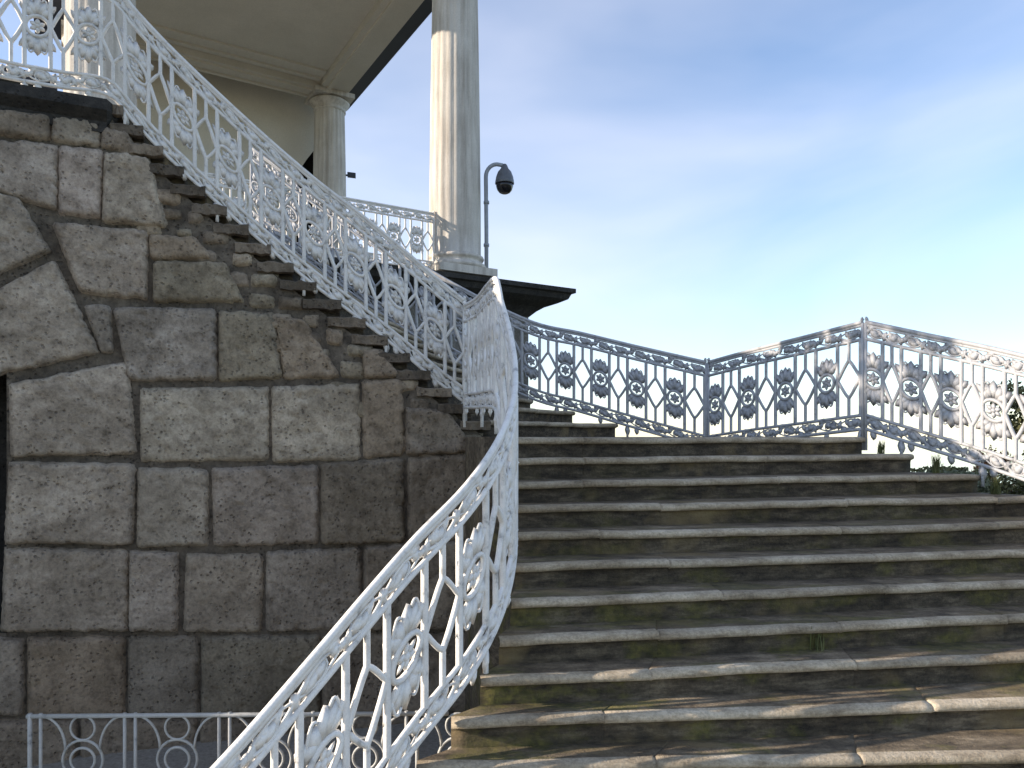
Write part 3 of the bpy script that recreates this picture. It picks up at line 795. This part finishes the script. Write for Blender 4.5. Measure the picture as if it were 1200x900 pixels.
def tuft(x, y, z, h, n, seed, label):
    g = random.Random(seed); m = MB()
    for i in range(n):
        a = g.uniform(0, 6.28); l = h * g.uniform(.5, 1.1); b = Vector((g.gauss(0, .018), g.gauss(0, .012), 0)); lean = g.uniform(.05, .55) * l
        s = Vector((-math.sin(a), math.cos(a), 0)) * .0035; d = Vector((math.cos(a), math.sin(a), 0))
        m1 = b + d * lean * .35 + Vector((0, 0, l * .6)); tp = b + d * lean + Vector((0, 0, l))
        i0, i1, i2, i3, i4 = m.vert(b - s), m.vert(b + s), m.vert(m1 + s * .8), m.vert(m1 - s * .8), m.vert(tp)
        m.face((i0, i1, i2, i3)); m.face((i3, i2, i4))
    o = m.build('grass_tuft', GRASSM); o.location = (x, y, z)
    tag(o, label, 'grass tuft')
def onstep(k, t, back=.2):
    a = Vector(inner(k)).lerp(Vector(outer(k)), t); b = Vector(inner(k - 1)).lerp(Vector(outer(k - 1)), t)
    p = a.lerp(b, back); return p.x, p.y, -RISE * k
x, y, z = onstep(8, .385, .9); tuft(x, y, z, .15, 12, 1, 'thin weed growing from a step edge in the lower right')
for i, (k, t_, h, n) in enumerate(((1, .985, .12, 60), (2, .98, .16, 80), (3, .97, .15, 80))):
    x, y, z = onstep(k, t_, .5); tuft(x, y, z, h, n, 20 + i, ['grass tuft at the right end of the highest step, under the railing', 'grass tuft at the right end of the second step down, beside the railing', 'grass tuft at the right end of the third step down, beside the railing'][i])

# ------------------------------------------------------------------ sky, sun, camera
SUN_AZ = Vector((-.985, -.17)).normalized(); SUN_EL = 18
w = bpy.data.worlds.new('World'); SC.world = w; w.use_nodes = True
N, L = w.node_tree.nodes, w.node_tree.links
bg = N['Background']
sky = N.new('ShaderNodeTexSky'); sky.sky_type = 'NISHITA'; sky.sun_disc = False
sky.sun_elevation = R(SUN_EL); sky.sun_rotation = math.atan2(SUN_AZ.x, SUN_AZ.y)
sky.air_density = 1.0; sky.dust_density = .1; sky.ozone_density = 4.0
tc = N.new('ShaderNodeTexCoord'); mp = N.new('ShaderNodeMapping'); mp.inputs['Scale'].default_value = (1.0, 1.5, 3.6); mp.inputs['Location'].default_value = (3.1, 1.4, .35); mp.inputs['Rotation'].default_value = (0, R(18), R(20))
L.new(tc.outputs['Generated'], mp.inputs['Vector'])
ns = N.new('ShaderNodeTexNoise'); ns.inputs['Scale'].default_value = 1.15; ns.inputs['Detail'].default_value = 5; ns.inputs['Roughness'].default_value = .45; ns.inputs['Distortion'].default_value = .5
L.new(mp.outputs['Vector'], ns.inputs['Vector'])
rp = N.new('ShaderNodeValToRGB'); rp.color_ramp.elements[0].position = .44; rp.color_ramp.elements[0].color = (.05, .05, .05, 1); rp.color_ramp.elements[1].position = .74; rp.color_ramp.elements[1].color = (.42, .42, .42, 1)
L.new(ns.outputs['Fac'], rp.inputs['Fac'])
mx = N.new('ShaderNodeMix'); mx.data_type = 'RGBA'
L.new(rp.outputs['Color'], mx.inputs[0]); L.new(sky.outputs['Color'], mx.inputs[6]); mx.inputs[7].default_value = (4.7, 4.9, 5.5, 1)
L.new(mx.outputs[2], bg.inputs['Color']); bg.inputs['Strength'].default_value = .12
sl = bpy.data.lights.new('sun', 'SUN'); sl.energy = 3.2; sl.angle = R(.5); sl.color = (1, .93, .82)
so = bpy.data.objects.new('sun', sl); COL.objects.link(so)
dirv = Vector((SUN_AZ.x * math.cos(R(SUN_EL)), SUN_AZ.y * math.cos(R(SUN_EL)), math.sin(R(SUN_EL))))
so.rotation_euler = dirv.to_track_quat('Z', 'Y').to_euler()
cam = bpy.data.cameras.new('camera'); cam.lens = 27; cam.sensor_width = 36; cam.shift_y = (HZ - 450) / 1200
cam.clip_end = 6000; cam.clip_start = .05
co_ = bpy.data.objects.new('camera', cam); COL.objects.link(co_); co_.rotation_euler = (R(90), 0, 0)
SC.camera = co_
SC.view_settings.view_transform = 'Standard'; SC.view_settings.look = 'None'; SC.view_settings.gamma = 1; SC.view_settings.use_curve_mapping = False
SC.view_settings.exposure = 1.22
SC.view_settings.use_white_balance = True; SC.view_settings.white_balance_temperature = 7100; SC.view_settings.white_balance_tint = 14
